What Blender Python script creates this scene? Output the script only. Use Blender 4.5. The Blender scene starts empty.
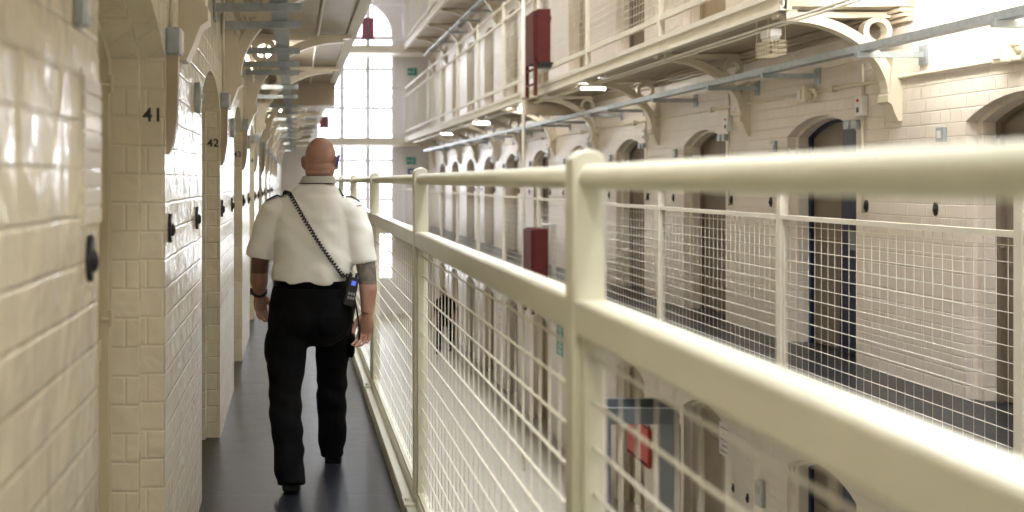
import bpy, bmesh, math, random
from mathutils import Vector, Matrix, noise
from mathutils.bvhtree import BVHTree
PI = math.pi
random.seed(7)
sc = bpy.context.scene
COL = sc.collection

# ------------------------------------------------------------------ camera
FPX, VX, VY, CAMZ = 1000.0, 294.5, 181.0, 1.57
cam_d = bpy.data.cameras.new('camera'); cam = bpy.data.objects.new('camera', cam_d); COL.objects.link(cam)
cam.location = (0, 0, CAMZ); cam.rotation_euler = (PI/2, 0, 0)
cam_d.sensor_fit = 'HORIZONTAL'; cam_d.sensor_width = 36.0; cam_d.lens = 36.0*FPX/1024.0
cam_d.shift_x = (512-VX)/1024.0; cam_d.shift_y = (VY-256)/1024.0
cam_d.clip_start = 0.05; cam_d.clip_end = 200
cam_d.dof.use_dof = True; cam_d.dof.focus_distance = 5.4; cam_d.dof.aperture_fstop = 2.1
sc.camera = cam

# ------------------------------------------------------------------ materials
def mat(name, col, rough=0.5, metal=0.0, spec=0.5, emit=None, estr=0.0):
    m = bpy.data.materials.new(name); m.use_nodes = True
    b = m.node_tree.nodes['Principled BSDF']
    b.inputs['Base Color'].default_value = (*col, 1); b.inputs['Roughness'].default_value = rough
    b.inputs['Metallic'].default_value = metal; b.inputs['Specular IOR Level'].default_value = spec
    if emit:
        b.inputs['Emission Color'].default_value = (*emit, 1); b.inputs['Emission Strength'].default_value = estr
    return m
def N(m, t, **kw):
    n = m.node_tree.nodes.new(t)
    for k, v in kw.items(): setattr(n, k, v)
    return n
def L(m, a, b): m.node_tree.links.new(a, b)
def bsdf(m): return m.node_tree.nodes['Principled BSDF']

def noise_mat(name, c1, c2, scale=6.0, rough=0.5, bump=0.0, bscale=None, metal=0.0, spec=0.5, dist=0.01):
    """base colour wandering between two close tones, with a fine bump"""
    m = mat(name, c1, rough, metal, spec)
    tc = N(m, 'ShaderNodeTexCoord'); nz = N(m, 'ShaderNodeTexNoise'); nz.inputs['Scale'].default_value = scale
    nz.inputs['Detail'].default_value = 5
    L(m, tc.outputs['Object'], nz.inputs['Vector'])
    rp = N(m, 'ShaderNodeValToRGB'); rp.color_ramp.elements[0].position = .35; rp.color_ramp.elements[1].position = .68
    rp.color_ramp.elements[0].color = (*c1, 1); rp.color_ramp.elements[1].color = (*c2, 1)
    L(m, nz.outputs['Fac'], rp.inputs['Fac']); L(m, rp.outputs['Color'], bsdf(m).inputs['Base Color'])
    if bump:
        n2 = N(m, 'ShaderNodeTexNoise'); n2.inputs['Scale'].default_value = bscale or scale*4; n2.inputs['Detail'].default_value = 4
        L(m, tc.outputs['Object'], n2.inputs['Vector'])
        bp = N(m, 'ShaderNodeBump'); bp.inputs['Strength'].default_value = bump; bp.inputs['Distance'].default_value = dist
        L(m, n2.outputs['Fac'], bp.inputs['Height']); L(m, bp.outputs['Normal'], bsdf(m).inputs['Normal'])
    return m

def brick_mat(name, c1, c2, rough, bw=.235, rh=.1, bumpd=.012, wavy=.6, lump=0.0):
    m = mat(name, c1, rough)
    tc = N(m, 'ShaderNodeTexCoord'); sp = N(m, 'ShaderNodeSeparateXYZ'); L(m, tc.outputs['Object'], sp.inputs[0])
    ad = N(m, 'ShaderNodeMath', operation='ADD'); L(m, sp.outputs['X'], ad.inputs[0]); L(m, sp.outputs['Y'], ad.inputs[1])
    nz0 = N(m, 'ShaderNodeTexNoise'); nz0.inputs['Scale'].default_value = 4.0; nz0.inputs['Detail'].default_value = 3
    L(m, tc.outputs['Object'], nz0.inputs['Vector'])
    wob = N(m, 'ShaderNodeMath', operation='MULTIPLY_ADD'); wob.inputs[1].default_value = .018*wavy
    L(m, nz0.outputs['Fac'], wob.inputs[0]); L(m, sp.outputs['Z'], wob.inputs[2])
    cb = N(m, 'ShaderNodeCombineXYZ'); L(m, ad.outputs[0], cb.inputs['X']); L(m, wob.outputs[0], cb.inputs['Y'])
    br = N(m, 'ShaderNodeTexBrick'); br.offset = .5; br.squash = .5; br.squash_frequency = 2
    br.inputs['Scale'].default_value = 1.0; br.inputs['Brick Width'].default_value = bw; br.inputs['Row Height'].default_value = rh
    br.inputs['Mortar Size'].default_value = .007; br.inputs['Mortar Smooth'].default_value = .9; br.inputs['Bias'].default_value = 0
    br.inputs['Color1'].default_value = (*c1, 1); br.inputs['Color2'].default_value = (*c2, 1)
    mm = [.97*(a+b)/2 for a, b in zip(c1, c2)]; br.inputs['Mortar'].default_value = (*mm, 1)
    L(m, cb.outputs[0], br.inputs['Vector'])
    nz = N(m, 'ShaderNodeTexNoise'); nz.inputs['Scale'].default_value = 3.5; nz.inputs['Detail'].default_value = 6
    L(m, tc.outputs['Object'], nz.inputs['Vector'])
    mx = N(m, 'ShaderNodeMixRGB', blend_type='MULTIPLY'); mx.inputs['Fac'].default_value = .35
    rp = N(m, 'ShaderNodeValToRGB'); rp.color_ramp.elements[0].color = (.84, .82, .77, 1); rp.color_ramp.elements[1].color = (1, 1, 1, 1)
    rp.color_ramp.elements[0].position = .3; rp.color_ramp.elements[1].position = .6
    L(m, nz.outputs['Fac'], rp.inputs['Fac']); L(m, br.outputs['Color'], mx.inputs['Color1']); L(m, rp.outputs['Color'], mx.inputs['Color2'])
    L(m, mx.outputs['Color'], bsdf(m).inputs['Base Color'])
    # relief: mortar grooves + lumpy thick paint
    n2 = N(m, 'ShaderNodeTexNoise'); n2.inputs['Scale'].default_value = 9; n2.inputs['Detail'].default_value = 3
    mp = N(m, 'ShaderNodeMapping'); mp.inputs['Scale'].default_value = (1, 1, 1.4)
    L(m, tc.outputs['Object'], mp.inputs['Vector']); L(m, mp.outputs[0], n2.inputs['Vector'])
    mu = N(m, 'ShaderNodeMath', operation='MULTIPLY'); mu.inputs[1].default_value = wavy
    L(m, n2.outputs['Fac'], mu.inputs[0])
    su = N(m, 'ShaderNodeMath', operation='SUBTRACT'); L(m, mu.outputs[0], su.inputs[0]); L(m, br.outputs['Fac'], su.inputs[1])
    bp = N(m, 'ShaderNodeBump'); bp.inputs['Strength'].default_value = .7; bp.inputs['Distance'].default_value = bumpd
    L(m, su.outputs[0], bp.inputs['Height']); L(m, bp.outputs['Normal'], bsdf(m).inputs['Normal'])
    if lump:
        n3 = N(m, 'ShaderNodeTexNoise'); n3.inputs['Scale'].default_value = 5.5; n3.inputs['Detail'].default_value = 2.5; n3.inputs['Distortion'].default_value = .6
        m3 = N(m, 'ShaderNodeMapping'); m3.inputs['Scale'].default_value = (1, 1.3, 1.0)
        L(m, tc.outputs['Object'], m3.inputs['Vector']); L(m, m3.outputs[0], n3.inputs['Vector'])
        b3 = N(m, 'ShaderNodeBump'); b3.inputs['Strength'].default_value = .8; b3.inputs['Distance'].default_value = lump
        L(m, n3.outputs['Fac'], b3.inputs['Height']); L(m, b3.outputs['Normal'], bp.inputs['Normal'])
    return m

M = {}
M['brick_left'] = brick_mat('cream_gloss_brick', (.76, .70, .54), (.78, .72, .56), .17, wavy=.8, bumpd=.004, lump=.02)
M['brick'] = brick_mat('cream_brick', (.77, .69, .595), (.79, .715, .62), .38, wavy=.4, bumpd=.006)
M['plaster'] = noise_mat('end_plaster', (.66, .63, .62), (.70, .67, .66), 2, .6)
M['rail'] = noise_mat('cream_rail_paint', (.665, .65, .515), (.695, .68, .545), 8, .33, .12, 30, dist=.003)
M['rail_far'] = noise_mat('pale_rail_paint', (.66, .61, .50), (.71, .66, .56), 8, .6, spec=.3)
M['wire'] = mat('wire_paint', (.80, .76, .62), .4)
M['wire_far'] = mat('wire_paint_pale', (.80, .76, .66), .45)
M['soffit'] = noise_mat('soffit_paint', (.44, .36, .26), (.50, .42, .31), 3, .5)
M['iron'] = noise_mat('cream_cast_iron', (.70, .62, .47), (.74, .66, .52), 8, .42, .1, 30, dist=.003)
M['lino'] = None
M['galv'] = noise_mat('galvanised_steel', (.36, .40, .42), (.46, .50, .52), 20, .42, .08, 60, metal=.55, dist=.002)
M['greybox'] = mat('grey_plastic', (.22, .24, .24), .35)
M['white'] = mat('white_plastic', (.78, .76, .72), .4)
M['black'] = mat('black_plastic', (.012, .012, .013), .3)
M['red'] = noise_mat('dark_red_paint', (.085, .014, .011), (.105, .018, .014), 5, .65, spec=.25)
M['redbright'] = mat('red_panel', (.55, .045, .03), .45)
M['door_tan'] = noise_mat('tan_door_paint', (.36, .29, .20), (.40, .33, .23), 4, .4)
M['door_cream'] = noise_mat('cream_door_paint', (.60, .53, .37), (.64, .57, .41), 4, .35)
M['door_brown'] = noise_mat('brown_door_paint', (.165, .13, .095), (.19, .15, .11), 4, .4)
M['door_navy'] = mat('navy_door_paint', (.008, .014, .05), .35)
M['grnd'] = None
M['detector'] = mat('detector_grey', (.13, .145, .155), .45)
M['detector_dark'] = mat('detector_dark_trim', (.05, .06, .07), .4)
M['green'] = mat('exit_green', (.02, .30, .22), .4)
M['blue'] = mat('sign_blue', (.03, .10, .35), .4)
M['paper'] = mat('paper', (.75, .74, .72), .5)
M['ink'] = mat('ink', (.03, .03, .03), .5)
M['pink'] = mat('red_fabric', (.26, .02, .045), .5)
M['frame_white'] = mat('window_frame_paint', (.74, .73, .74), .5)
M['lamp_strong'] = mat('strong_tube_glow', (1, 1, 1), .5, emit=(1, .97, .92), estr=180)
M['lamp_fill'] = mat('fill_tube_glow', (1, 1, 1), .5, emit=(1, .98, .93), estr=19)  # weaker glow for the out-of-view tubes added as fill
M['lamp'] = mat('tube_glow', (1, 1, 1), .5, emit=(1, .97, .92), estr=85)

def glass_mat():
    m = bpy.data.materials.new('window_glass'); m.use_nodes = True; nt = m.node_tree
    nt.nodes.remove(bsdf(m)); out = nt.nodes['Material Output']
    t = N(m, 'ShaderNodeBsdfTransparent'); g = N(m, 'ShaderNodeBsdfGlossy'); g.inputs['Roughness'].default_value = .05
    fr = N(m, 'ShaderNodeFresnel'); mx = N(m, 'ShaderNodeMixShader')
    L(m, fr.outputs[0], mx.inputs[0]); L(m, t.outputs[0], mx.inputs[1]); L(m, g.outputs[0], mx.inputs[2]); L(m, mx.outputs[0], out.inputs[0])
    return m
M['glass'] = glass_mat()

def lino_mat(name, c1, c2, rough, joint=1.28, jw=.006):
    m = mat(name, c1, rough)
    tc = N(m, 'ShaderNodeTexCoord'); sp = N(m, 'ShaderNodeSeparateXYZ'); L(m, tc.outputs['Object'], sp.inputs[0])
    nz = N(m, 'ShaderNodeTexNoise'); nz.inputs['Scale'].default_value = 7; nz.inputs['Detail'].default_value = 8; nz.inputs['Roughness'].default_value = .7
    L(m, tc.outputs['Object'], nz.inputs['Vector'])
    rp = N(m, 'ShaderNodeValToRGB'); rp.color_ramp.elements[0].color = (*c1, 1); rp.color_ramp.elements[1].color = (*c2, 1)
    rp.color_ramp.elements[0].position = .35; rp.color_ramp.elements[1].position = .7
    L(m, nz.outputs['Fac'], rp.inputs['Fac'])
    pp = N(m, 'ShaderNodeMath', operation='PINGPONG'); pp.inputs[1].default_value = joint/2
    ofs = N(m, 'ShaderNodeMath', operation='ADD'); ofs.inputs[1].default_value = .13
    L(m, sp.outputs['Y'], ofs.inputs[0]); L(m, ofs.outputs[0], pp.inputs[0])
    lt = N(m, 'ShaderNodeMath', operation='LESS_THAN'); lt.inputs[1].default_value = jw; L(m, pp.outputs[0], lt.inputs[0])
    mx = N(m, 'ShaderNodeMixRGB'); mx.inputs['Color2'].default_value = (*[min(.35, 3.2*c) for c in c1], 1)
    L(m, lt.outputs[0], mx.inputs['Fac']); L(m, rp.outputs['Color'], mx.inputs['Color1']); L(m, mx.outputs['Color'], bsdf(m).inputs['Base Color'])
    rr = N(m, 'ShaderNodeMapRange'); rr.inputs['To Min'].default_value = rough-.07; rr.inputs['To Max'].default_value = rough+.12
    L(m, nz.outputs['Fac'], rr.inputs['Value']); L(m, rr.outputs[0], bsdf(m).inputs['Roughness'])
    n2 = N(m, 'ShaderNodeTexNoise'); n2.inputs['Scale'].default_value = 14; n2.inputs['Detail'].default_value = 3
    L(m, tc.outputs['Object'], n2.inputs['Vector'])
    bp = N(m, 'ShaderNodeBump'); bp.inputs['Strength'].default_value = .12; bp.inputs['Distance'].default_value = .006
    L(m, n2.outputs['Fac'], bp.inputs['Height']); L(m, bp.outputs['Normal'], bsdf(m).inputs['Normal'])
    return m
M['lino'] = lino_mat('dark_lino', (.011, .012, .016), (.020, .022, .028), .30, jw=.006)
M['grnd'] = lino_mat('pale_ground_floor', (.46, .43, .345), (.53, .50, .41), .42, 2.0)

M['clear'] = mat('clear_plastic_over_card', (.70, .66, .55), .12)
M['shirt'] = noise_mat('white_cotton', (.80, .79, .72), (.84, .83, .76), 5, .75, .15, 180, spec=.2, dist=.002)
M['trousers'] = noise_mat('black_cloth', (.0035, .0035, .004), (.006, .006, .007), 9, .85, .2, 160, spec=.1, dist=.002)
M['shoe'] = mat('black_leather', (.004, .004, .004), .55, spec=.2)
M['navy_cloth'] = mat('navy_cloth', (.010, .012, .022), .7)
M['specs'] = mat('blue_glasses', (.10, .09, .42), .3)
M['screen'] = mat('radio_screen', (.02, .03, .2), .3, emit=(.15, .22, 1), estr=.55)
def skin_mat():
    m = noise_mat('skin', (.35, .19, .138), (.42, .23, .165), 9, .42, .12, 120, dist=.0015)
    b = bsdf(m); b.inputs['Subsurface Weight'].default_value = .12; b.inputs['Subsurface Radius'].default_value = (.012, .004, .002)
    base = b.inputs['Base Color'].links[0].from_socket
    tc = N(m, 'ShaderNodeTexCoord'); sp = N(m, 'ShaderNodeSeparateXYZ'); L(m, tc.outputs['Object'], sp.inputs[0])
    def rng(sock, lo, hi):
        a = N(m, 'ShaderNodeMath', operation='GREATER_THAN'); a.inputs[1].default_value = lo; L(m, sock, a.inputs[0])
        c = N(m, 'ShaderNodeMath', operation='LESS_THAN'); c.inputs[1].default_value = hi; L(m, sock, c.inputs[0])
        k = N(m, 'ShaderNodeMath', operation='MULTIPLY'); L(m, a.outputs[0], k.inputs[0]); L(m, c.outputs[0], k.inputs[1]); return k.outputs[0]
    def mul(a, c):
        k = N(m, 'ShaderNodeMath', operation='MULTIPLY'); L(m, a, k.inputs[0])
        if isinstance(c, float): k.inputs[1].default_value = c
        else: L(m, c, k.inputs[1])
        return k.outputs[0]
    nz = N(m, 'ShaderNodeTexNoise'); nz.inputs['Scale'].default_value = 26; nz.inputs['Detail'].default_value = 3; L(m, tc.outputs['Object'], nz.inputs['Vector'])
    rp = N(m, 'ShaderNodeValToRGB'); rp.color_ramp.elements[0].position = .40; rp.color_ramp.elements[1].position = .62
    rp.color_ramp.elements[0].color = (.05, .065, .055, 1); rp.color_ramp.elements[1].color = (.15, .125, .10, 1)
    e = rp.color_ramp.elements.new(.66); e.color = (.30, .08, .06, 1)
    L(m, nz.outputs['Fac'], rp.inputs['Fac'])
    mr = mul(rng(sp.outputs['X'], .20, 9), rng(sp.outputs['Z'], 1.035, 1.30)); ml = mul(rng(sp.outputs['X'], -9, -.20), rng(sp.outputs['Z'], 1.075, 1.3))
    x1 = N(m, 'ShaderNodeMixRGB'); L(m, mul(mr, .9), x1.inputs['Fac']); L(m, base, x1.inputs['Color1']); L(m, rp.outputs['Color'], x1.inputs['Color2'])
    x2 = N(m, 'ShaderNodeMixRGB'); x2.inputs['Color2'].default_value = (.075, .03, .025, 1); L(m, mul(ml, .8), x2.inputs['Fac']); L(m, x1.outputs['Color'], x2.inputs['Color1'])
    L(m, x2.outputs['Color'], b.inputs['Base Color'])
    return m
M['skin'] = skin_mat()

# ------------------------------------------------------------------ mesh helpers
def quad(bm, *ps):
    bm.faces.new([bm.verts.new(p) for p in ps])
def box(bm, x0, x1, y0, y1, z0, z1, bev=0.0):
    r = bmesh.ops.create_cube(bm, size=1.0)
    vs = r['verts']
    for v in vs:
        v.co = Vector(((x0+x1)/2+v.co.x*(x1-x0), (y0+y1)/2+v.co.y*(y1-y0), (z0+z1)/2+v.co.z*(z1-z0)))
    if bev:
        es = list({e for v in vs for e in v.link_edges})
        bmesh.ops.bevel(bm, geom=es, offset=bev, segments=2, affect='EDGES', profile=.5)
def ring_frame(t, up=Vector((0, 0, 1))):
    t = t.normalized()
    if abs(t.dot(up)) > .98: up = Vector((0, 1, 0))
    a = t.cross(up).normalized(); b = a.cross(t).normalized()
    return a, b
def tube(bm, pts, rad, seg=8, cap=True, sq=None):
    """round tube along a polyline; rad number or list; sq=(ka,kb) flattens the section"""
    pts = [Vector(p) for p in pts]; n = len(pts)
    rr = rad if isinstance(rad, (list, tuple)) else [rad]*n
    ka, kb = sq or (1, 1)
    rings = []; a_prev = None
    for i, p in enumerate(pts):
        t = (pts[min(i+1, n-1)]-pts[max(i-1, 0)])
        a, b = ring_frame(t)
        if a_prev is not None:
            tn = t.normalized(); a2 = a_prev-tn*a_prev.dot(tn)
            if a2.length > 1e-6: a = a2.normalized(); b = a.cross(tn).normalized()
        a_prev = a
        rings.append([bm.verts.new(p+a*math.cos(2*PI*k/seg)*rr[i]*ka+b*math.sin(2*PI*k/seg)*rr[i]*kb) for k in range(seg)])
    for i in range(n-1):
        for k in range(seg):
            bm.faces.new((rings[i][k], rings[i][(k+1) % seg], rings[i+1][(k+1) % seg], rings[i+1][k]))
    if cap:
        bm.faces.new(list(reversed(rings[0]))); bm.faces.new(rings[-1])
def bar(bm, p, q, r, seg=6):  # straight thin wire
    tube(bm, [p, q], r, seg)
def loft(bm, rings, cap=True):
    R = [[bm.verts.new(p) for p in ring] for ring in rings]; n = len(R[0])
    for i in range(len(R)-1):
        for k in range(n):
            bm.faces.new((R[i][k], R[i][(k+1) % n], R[i+1][(k+1) % n], R[i+1][k]))
    if cap:
        bm.faces.new(list(reversed(R[0]))); bm.faces.new(R[-1])
def prism(bm, outline, axis, a, b):
    """outline: list of 2D points; axis 'y' -> (x,z) extruded along y; 'x' -> (y,z); 'z' -> (x,y)"""
    def P(u, v, w):
        return (u, w, v) if axis == 'y' else ((w, u, v) if axis == 'x' else (u, v, w))
    A = [bm.verts.new(P(u, v, a)) for u, v in outline]; B = [bm.verts.new(P(u, v, b)) for u, v in outline]
    n = len(outline)
    for k in range(n): bm.faces.new((A[k], A[(k+1) % n], B[(k+1) % n], B[k]))
    bm.faces.new(A); bm.faces.new(list(reversed(B)))
def ellip(bm, c, r, seg=16, rings=10):
    res = bmesh.ops.create_uvsphere(bm, u_segments=seg, v_segments=rings, radius=1.0)
    for v in res['verts']: v.co = Vector((c[0]+v.co.x*r[0], c[1]+v.co.y*r[1], c[2]+v.co.z*r[2]))

def obj(name, bm, m, parent=None, smooth=False, recalc=True):
    if recalc: bmesh.ops.recalc_face_normals(bm, faces=bm.faces[:])
    me = bpy.data.meshes.new(name); bm.to_mesh(me); bm.free()
    if smooth: me.shade_smooth()
    o = bpy.data.objects.new(name, me); COL.objects.link(o)
    for mm in (m if isinstance(m, (list, tuple)) else [m]): me.materials.append(mm)
    if parent: o.parent = parent
    return o
def tag(o, label, cat, group=None):
    o['label'] = label; o['category'] = cat
    if group: o['group'] = group
    return o
def thing(name, label, cat, loc=(0, 0, 0), group=None):
    o = bpy.data.objects.new(name, None); COL.objects.link(o); o.location = loc
    o.empty_display_size = .05
    return tag(o, label, cat, group)
def struct(name, bm, m, parent=None, smooth=False):
    o = obj(name, bm, m, parent, smooth)
    if not parent: o['kind'] = 'structure'
    return o
def dup(root, loc, label=None, group=None, mirror=False):
    r = root.copy(); COL.objects.link(r); r.location = loc
    if label: r['label'] = label
    if group: r['group'] = group
    for ch in list(root.children):
        c = ch.copy(); COL.objects.link(c); c.parent = r
        for g in ch.children:
            d = g.copy(); COL.objects.link(d); d.parent = c
    return r
B = bmesh.new
ORD = ['first', 'second', 'third', 'fourth', 'fifth', 'sixth', 'seventh', 'eighth', 'ninth', 'tenth', 'eleventh', 'twelfth', 'thirteenth', 'fourteenth']

# ------------------------------------------------------------------ the building
XL, XR = -.455, 4.82           # faces of the two cell walls
YB, YE = -5.0, 36.0            # wing's two end walls
GZ, ST = -3.2, 3.2             # ground floor, storey height
PITCH = 2.6
RX = .55                       # inner face of the near railing
OX = 3.80                      # face of the opposite railing
D1, D2, INS = .085, .20, .05   # stepped reveals of the cell doorways
HW, SPR, RISE = .60, 2.0, .17  # half width, spring and rise of the arches
left_c = [2.915+PITCH*k for k in range(12)]
right_c = [6.58+PITCH*k for k in range(-1, 11)]

def arch(c, hw, spr, rise, n=12):
    """points of a doorway outline (y,z) from one jamb foot over the arch to the other"""
    R = (hw*hw+rise*rise)/(2*rise); cz = spr+rise-R; a0 = math.asin(hw/R)
    return [(c+R*math.sin(-a0+2*a0*i/n), cz+R*math.cos(-a0+2*a0*i/n)) for i in range(n+1)]

def wall_storey(bm, xf, s, y0, y1, z0, z1, cs, hw=HW):
    """face of a cell wall at x=xf, depth going to x=xf+s*d, arched recesses at cs"""
    edges = [y0]
    for c in cs: edges += [c-hw, c+hw]
    edges.append(y1)
    for i in range(0, len(edges), 2):
        quad(bm, (xf, edges[i], z0), (xf, edges[i+1], z0), (xf, edges[i+1], z1), (xf, edges[i], z1))
    for c in cs:
        o = arch(c, hw, z0+SPR, RISE); i_ = arch(c, hw-INS, z0+SPR-.01, RISE*.9)
        for k in range(len(o)-1):
            quad(bm, (xf, *o[k]), (xf, *o[k+1]), (xf, o[k+1][0], z1), (xf, o[k][0], z1))
        O = [(c-hw, z0)]+o+[(c+hw, z0)]; I = [(c-hw+INS, z0)]+i_+[(c+hw-INS, z0)]
        xa, xb = xf+s*D1, xf+s*D2
        for k in range(len(O)-1):
            quad(bm, (xf, *O[k]), (xf, *O[k+1]), (xa, *O[k+1]), (xa, *O[k]))
            quad(bm, (xa, *O[k]), (xa, *O[k+1]), (xa, *I[k+1]), (xa, *I[k]))
            quad(bm, (xa, *I[k]), (xa, *I[k+1]), (xb+s*.12, *I[k+1]), (xb+s*.12, *I[k]))
        bm.faces.new([bm.verts.new((xb+s*.12, *p)) for p in I])

# left wall: the storey walked on has doorways, the others are plain
bm = B()
wall_storey(bm, XL, -1, YB, YE, 0.0, 2.95, left_c)
quad(bm, (XL, YB, 3.1), (XL, YE, 3.1), (XL, YE, 10.2), (XL, YB, 10.2))
quad(bm, (XL, YB, GZ), (XL, YE, GZ), (XL, YE, -.15), (XL, YB, -.15))
struct('wall_left', bm, M['brick_left'])
bm = B()
for k in range(4):
    z0 = GZ+ST*k
    wall_storey(bm, XR, 1, YB, YE, z0, z0+ST, right_c)
struct('wall_right', bm, M['brick'])
bm = B(); quad(bm, (XL-.5, YB, GZ), (XR+.5, YB, GZ), (XR+.5, YB, 10.2), (XL-.5, YB, 10.2)); struct('wall_back', bm, M['plaster'])

# end wall with the tall arched window
WX0, WX1, WZ0, WSP = .78, 3.58, -1.9, 6.75
bm = B()
def end_outline(n=20):
    c = (WX0+WX1)/2; r = (WX1-WX0)/2
    return [(c-r*math.cos(PI*i/n), WSP+r*math.sin(PI*i/n)) for i in range(n+1)]
ol = end_outline()
quad(bm, (XL-.4, YE, GZ), (WX0, YE, GZ), (WX0, YE, 10.2), (XL-.4, YE, 10.2))
quad(bm, (WX1, YE, GZ), (XR+.4, YE, GZ), (XR+.4, YE, 10.2), (WX1, YE, 10.2))
quad(bm, (WX0, YE, GZ), (WX1, YE, GZ), (WX1, YE, WZ0), (WX0, YE, WZ0))
for k in range(len(ol)-1):
    quad(bm, (ol[k][0], YE, ol[k][1]), (ol[k+1][0], YE, ol[k+1][1]), (ol[k+1][0], YE, 10.2), (ol[k][0], YE, 10.2))
O = [(WX0, WZ0)]+ol+[(WX1, WZ0)]
for k in range(len(O)):
    p, q = O[k], O[(k+1) % len(O)]
    quad(bm, (p[0], YE, p[1]), (q[0], YE, q[1]), (q[0], YE+.4, q[1]), (p[0], YE+.4, p[1]))
struct('wall_end', bm, M['plaster'])
win = bpy.data.objects.new('window_1', None); COL.objects.link(win); win['kind'] = 'structure'
bm = B()
W3 = (WX1-WX0)/3
for x in (WX0+W3, WX0+2*W3): box(bm, x-.08, x+.08, YE+.05, YE+.25, WZ0, 7.95)
for z in (.9, 2.3, 4.2, 5.6, 6.75): box(bm, WX0, WX1, YE+.08, YE+.2, z-.05, z+.05)
tube(bm, [(x*.985+.03, YE+.12, z) for x, z in O], .06, 6)
obj('window_frame', bm, M['frame_white'], win)
bm = B()
for j in range(3):
    for i in range(1, 5):
        x = WX0+W3*j+W3*i/5
        box(bm, x-.012, x+.012, YE+.1, YE+.14, WZ0, 6.75 if j != 1 else 8.1)
for z in [WZ0+.47*i for i in range(1, 19)]: box(bm, WX0, WX1, YE+.1, YE+.13, z-.01, z+.01)
obj('glazing_bars', bm, M['frame_white'], win)
bm = B(); bm.faces.new([bm.verts.new((x, YE+.16, z)) for x, z in O]); obj('window_pane', bm, M['glass'], win)

# roof with a glazed strip over the open middle
bm = B()
quad(bm, (XL-.5, YB, 10.2), (1.5, YB, 10.6), (1.5, YE, 10.6), (XL-.5, YE, 10.2))
quad(bm, (2.9, YB, 10.6), (XR+.5, YB, 10.2), (XR+.5, YE, 10.2), (2.9, YE, 10.6)); quad(bm, (1.5, 23, 10.6), (2.9, 23, 10.6), (2.9, YE, 10.6), (1.5, YE, 10.6))
for y in (YB, YE): quad(bm, (XL-.5, y, 10.15), (XR+.5, y, 10.15), (2.9, y, 10.7), (1.5, y, 10.7))
struct('ceiling', bm, M['plaster'])
bm = B(); quad(bm, (1.5, YB, 10.6), (2.9, YB, 10.6), (2.9, 23, 10.6), (1.5, 23, 10.6)); struct('window_2', bm, M['glass'])

# floors and galleries
bm = B(); box(bm, XL-.45, XR+.45, YB, YE, GZ-.2, GZ); struct('floor', bm, M['grnd'])
bm = B(); box(bm, XL-.40, RX+.07, YB, 34.6, -.15, 0.0); struct('floor_left', bm, M['lino'])
bm = B(); box(bm, OX+.02, XR+.40, YB, 34.6, -.15, 0.0); struct('floor_right', bm, M['lino'])
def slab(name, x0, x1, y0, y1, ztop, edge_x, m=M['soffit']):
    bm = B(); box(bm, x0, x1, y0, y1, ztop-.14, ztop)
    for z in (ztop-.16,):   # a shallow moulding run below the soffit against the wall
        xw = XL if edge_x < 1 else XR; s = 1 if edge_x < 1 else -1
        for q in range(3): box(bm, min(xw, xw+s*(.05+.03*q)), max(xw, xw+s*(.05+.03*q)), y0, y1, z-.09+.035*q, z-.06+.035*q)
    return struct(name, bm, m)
def fascia(name, x, s, y0, y1, ztop):
    bm = B()
    box(bm, min(x, x-s*.03), max(x, x-s*.03), y0, y1, ztop-.16, ztop-.03)
    box(bm, min(x+s*.02, x-s*.07), max(x+s*.02, x-s*.07), y0, y1, ztop-.05, ztop)
    box(bm, min(x+s*.02, x-s*.07), max(x+s*.02, x-s*.07), y0, y1, ztop-.17, ztop-.14)
    return struct(name, bm, M['rail_far'])
G2 = 3.07
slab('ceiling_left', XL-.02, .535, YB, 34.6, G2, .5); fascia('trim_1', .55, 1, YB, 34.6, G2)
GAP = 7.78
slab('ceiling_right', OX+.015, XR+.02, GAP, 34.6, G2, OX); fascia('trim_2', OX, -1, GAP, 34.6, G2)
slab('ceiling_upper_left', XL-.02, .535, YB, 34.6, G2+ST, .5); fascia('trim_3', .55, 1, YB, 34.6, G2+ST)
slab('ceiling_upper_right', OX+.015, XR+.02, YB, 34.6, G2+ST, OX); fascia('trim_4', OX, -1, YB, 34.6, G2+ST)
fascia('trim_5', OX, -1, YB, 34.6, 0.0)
# cross beams under the galleries
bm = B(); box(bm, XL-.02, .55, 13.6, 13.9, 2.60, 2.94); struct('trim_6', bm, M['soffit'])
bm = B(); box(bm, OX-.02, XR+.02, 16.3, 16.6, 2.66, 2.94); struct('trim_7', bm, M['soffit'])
# end landings
for i, z in enumerate((0.0, G2, G2+ST)):
    bm = B(); box(bm, XL-.02, XR+.02, 34.6, YE, z-.26, z); struct('floor_end_%d' % (i+1), bm, M['rail_far'])

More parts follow.
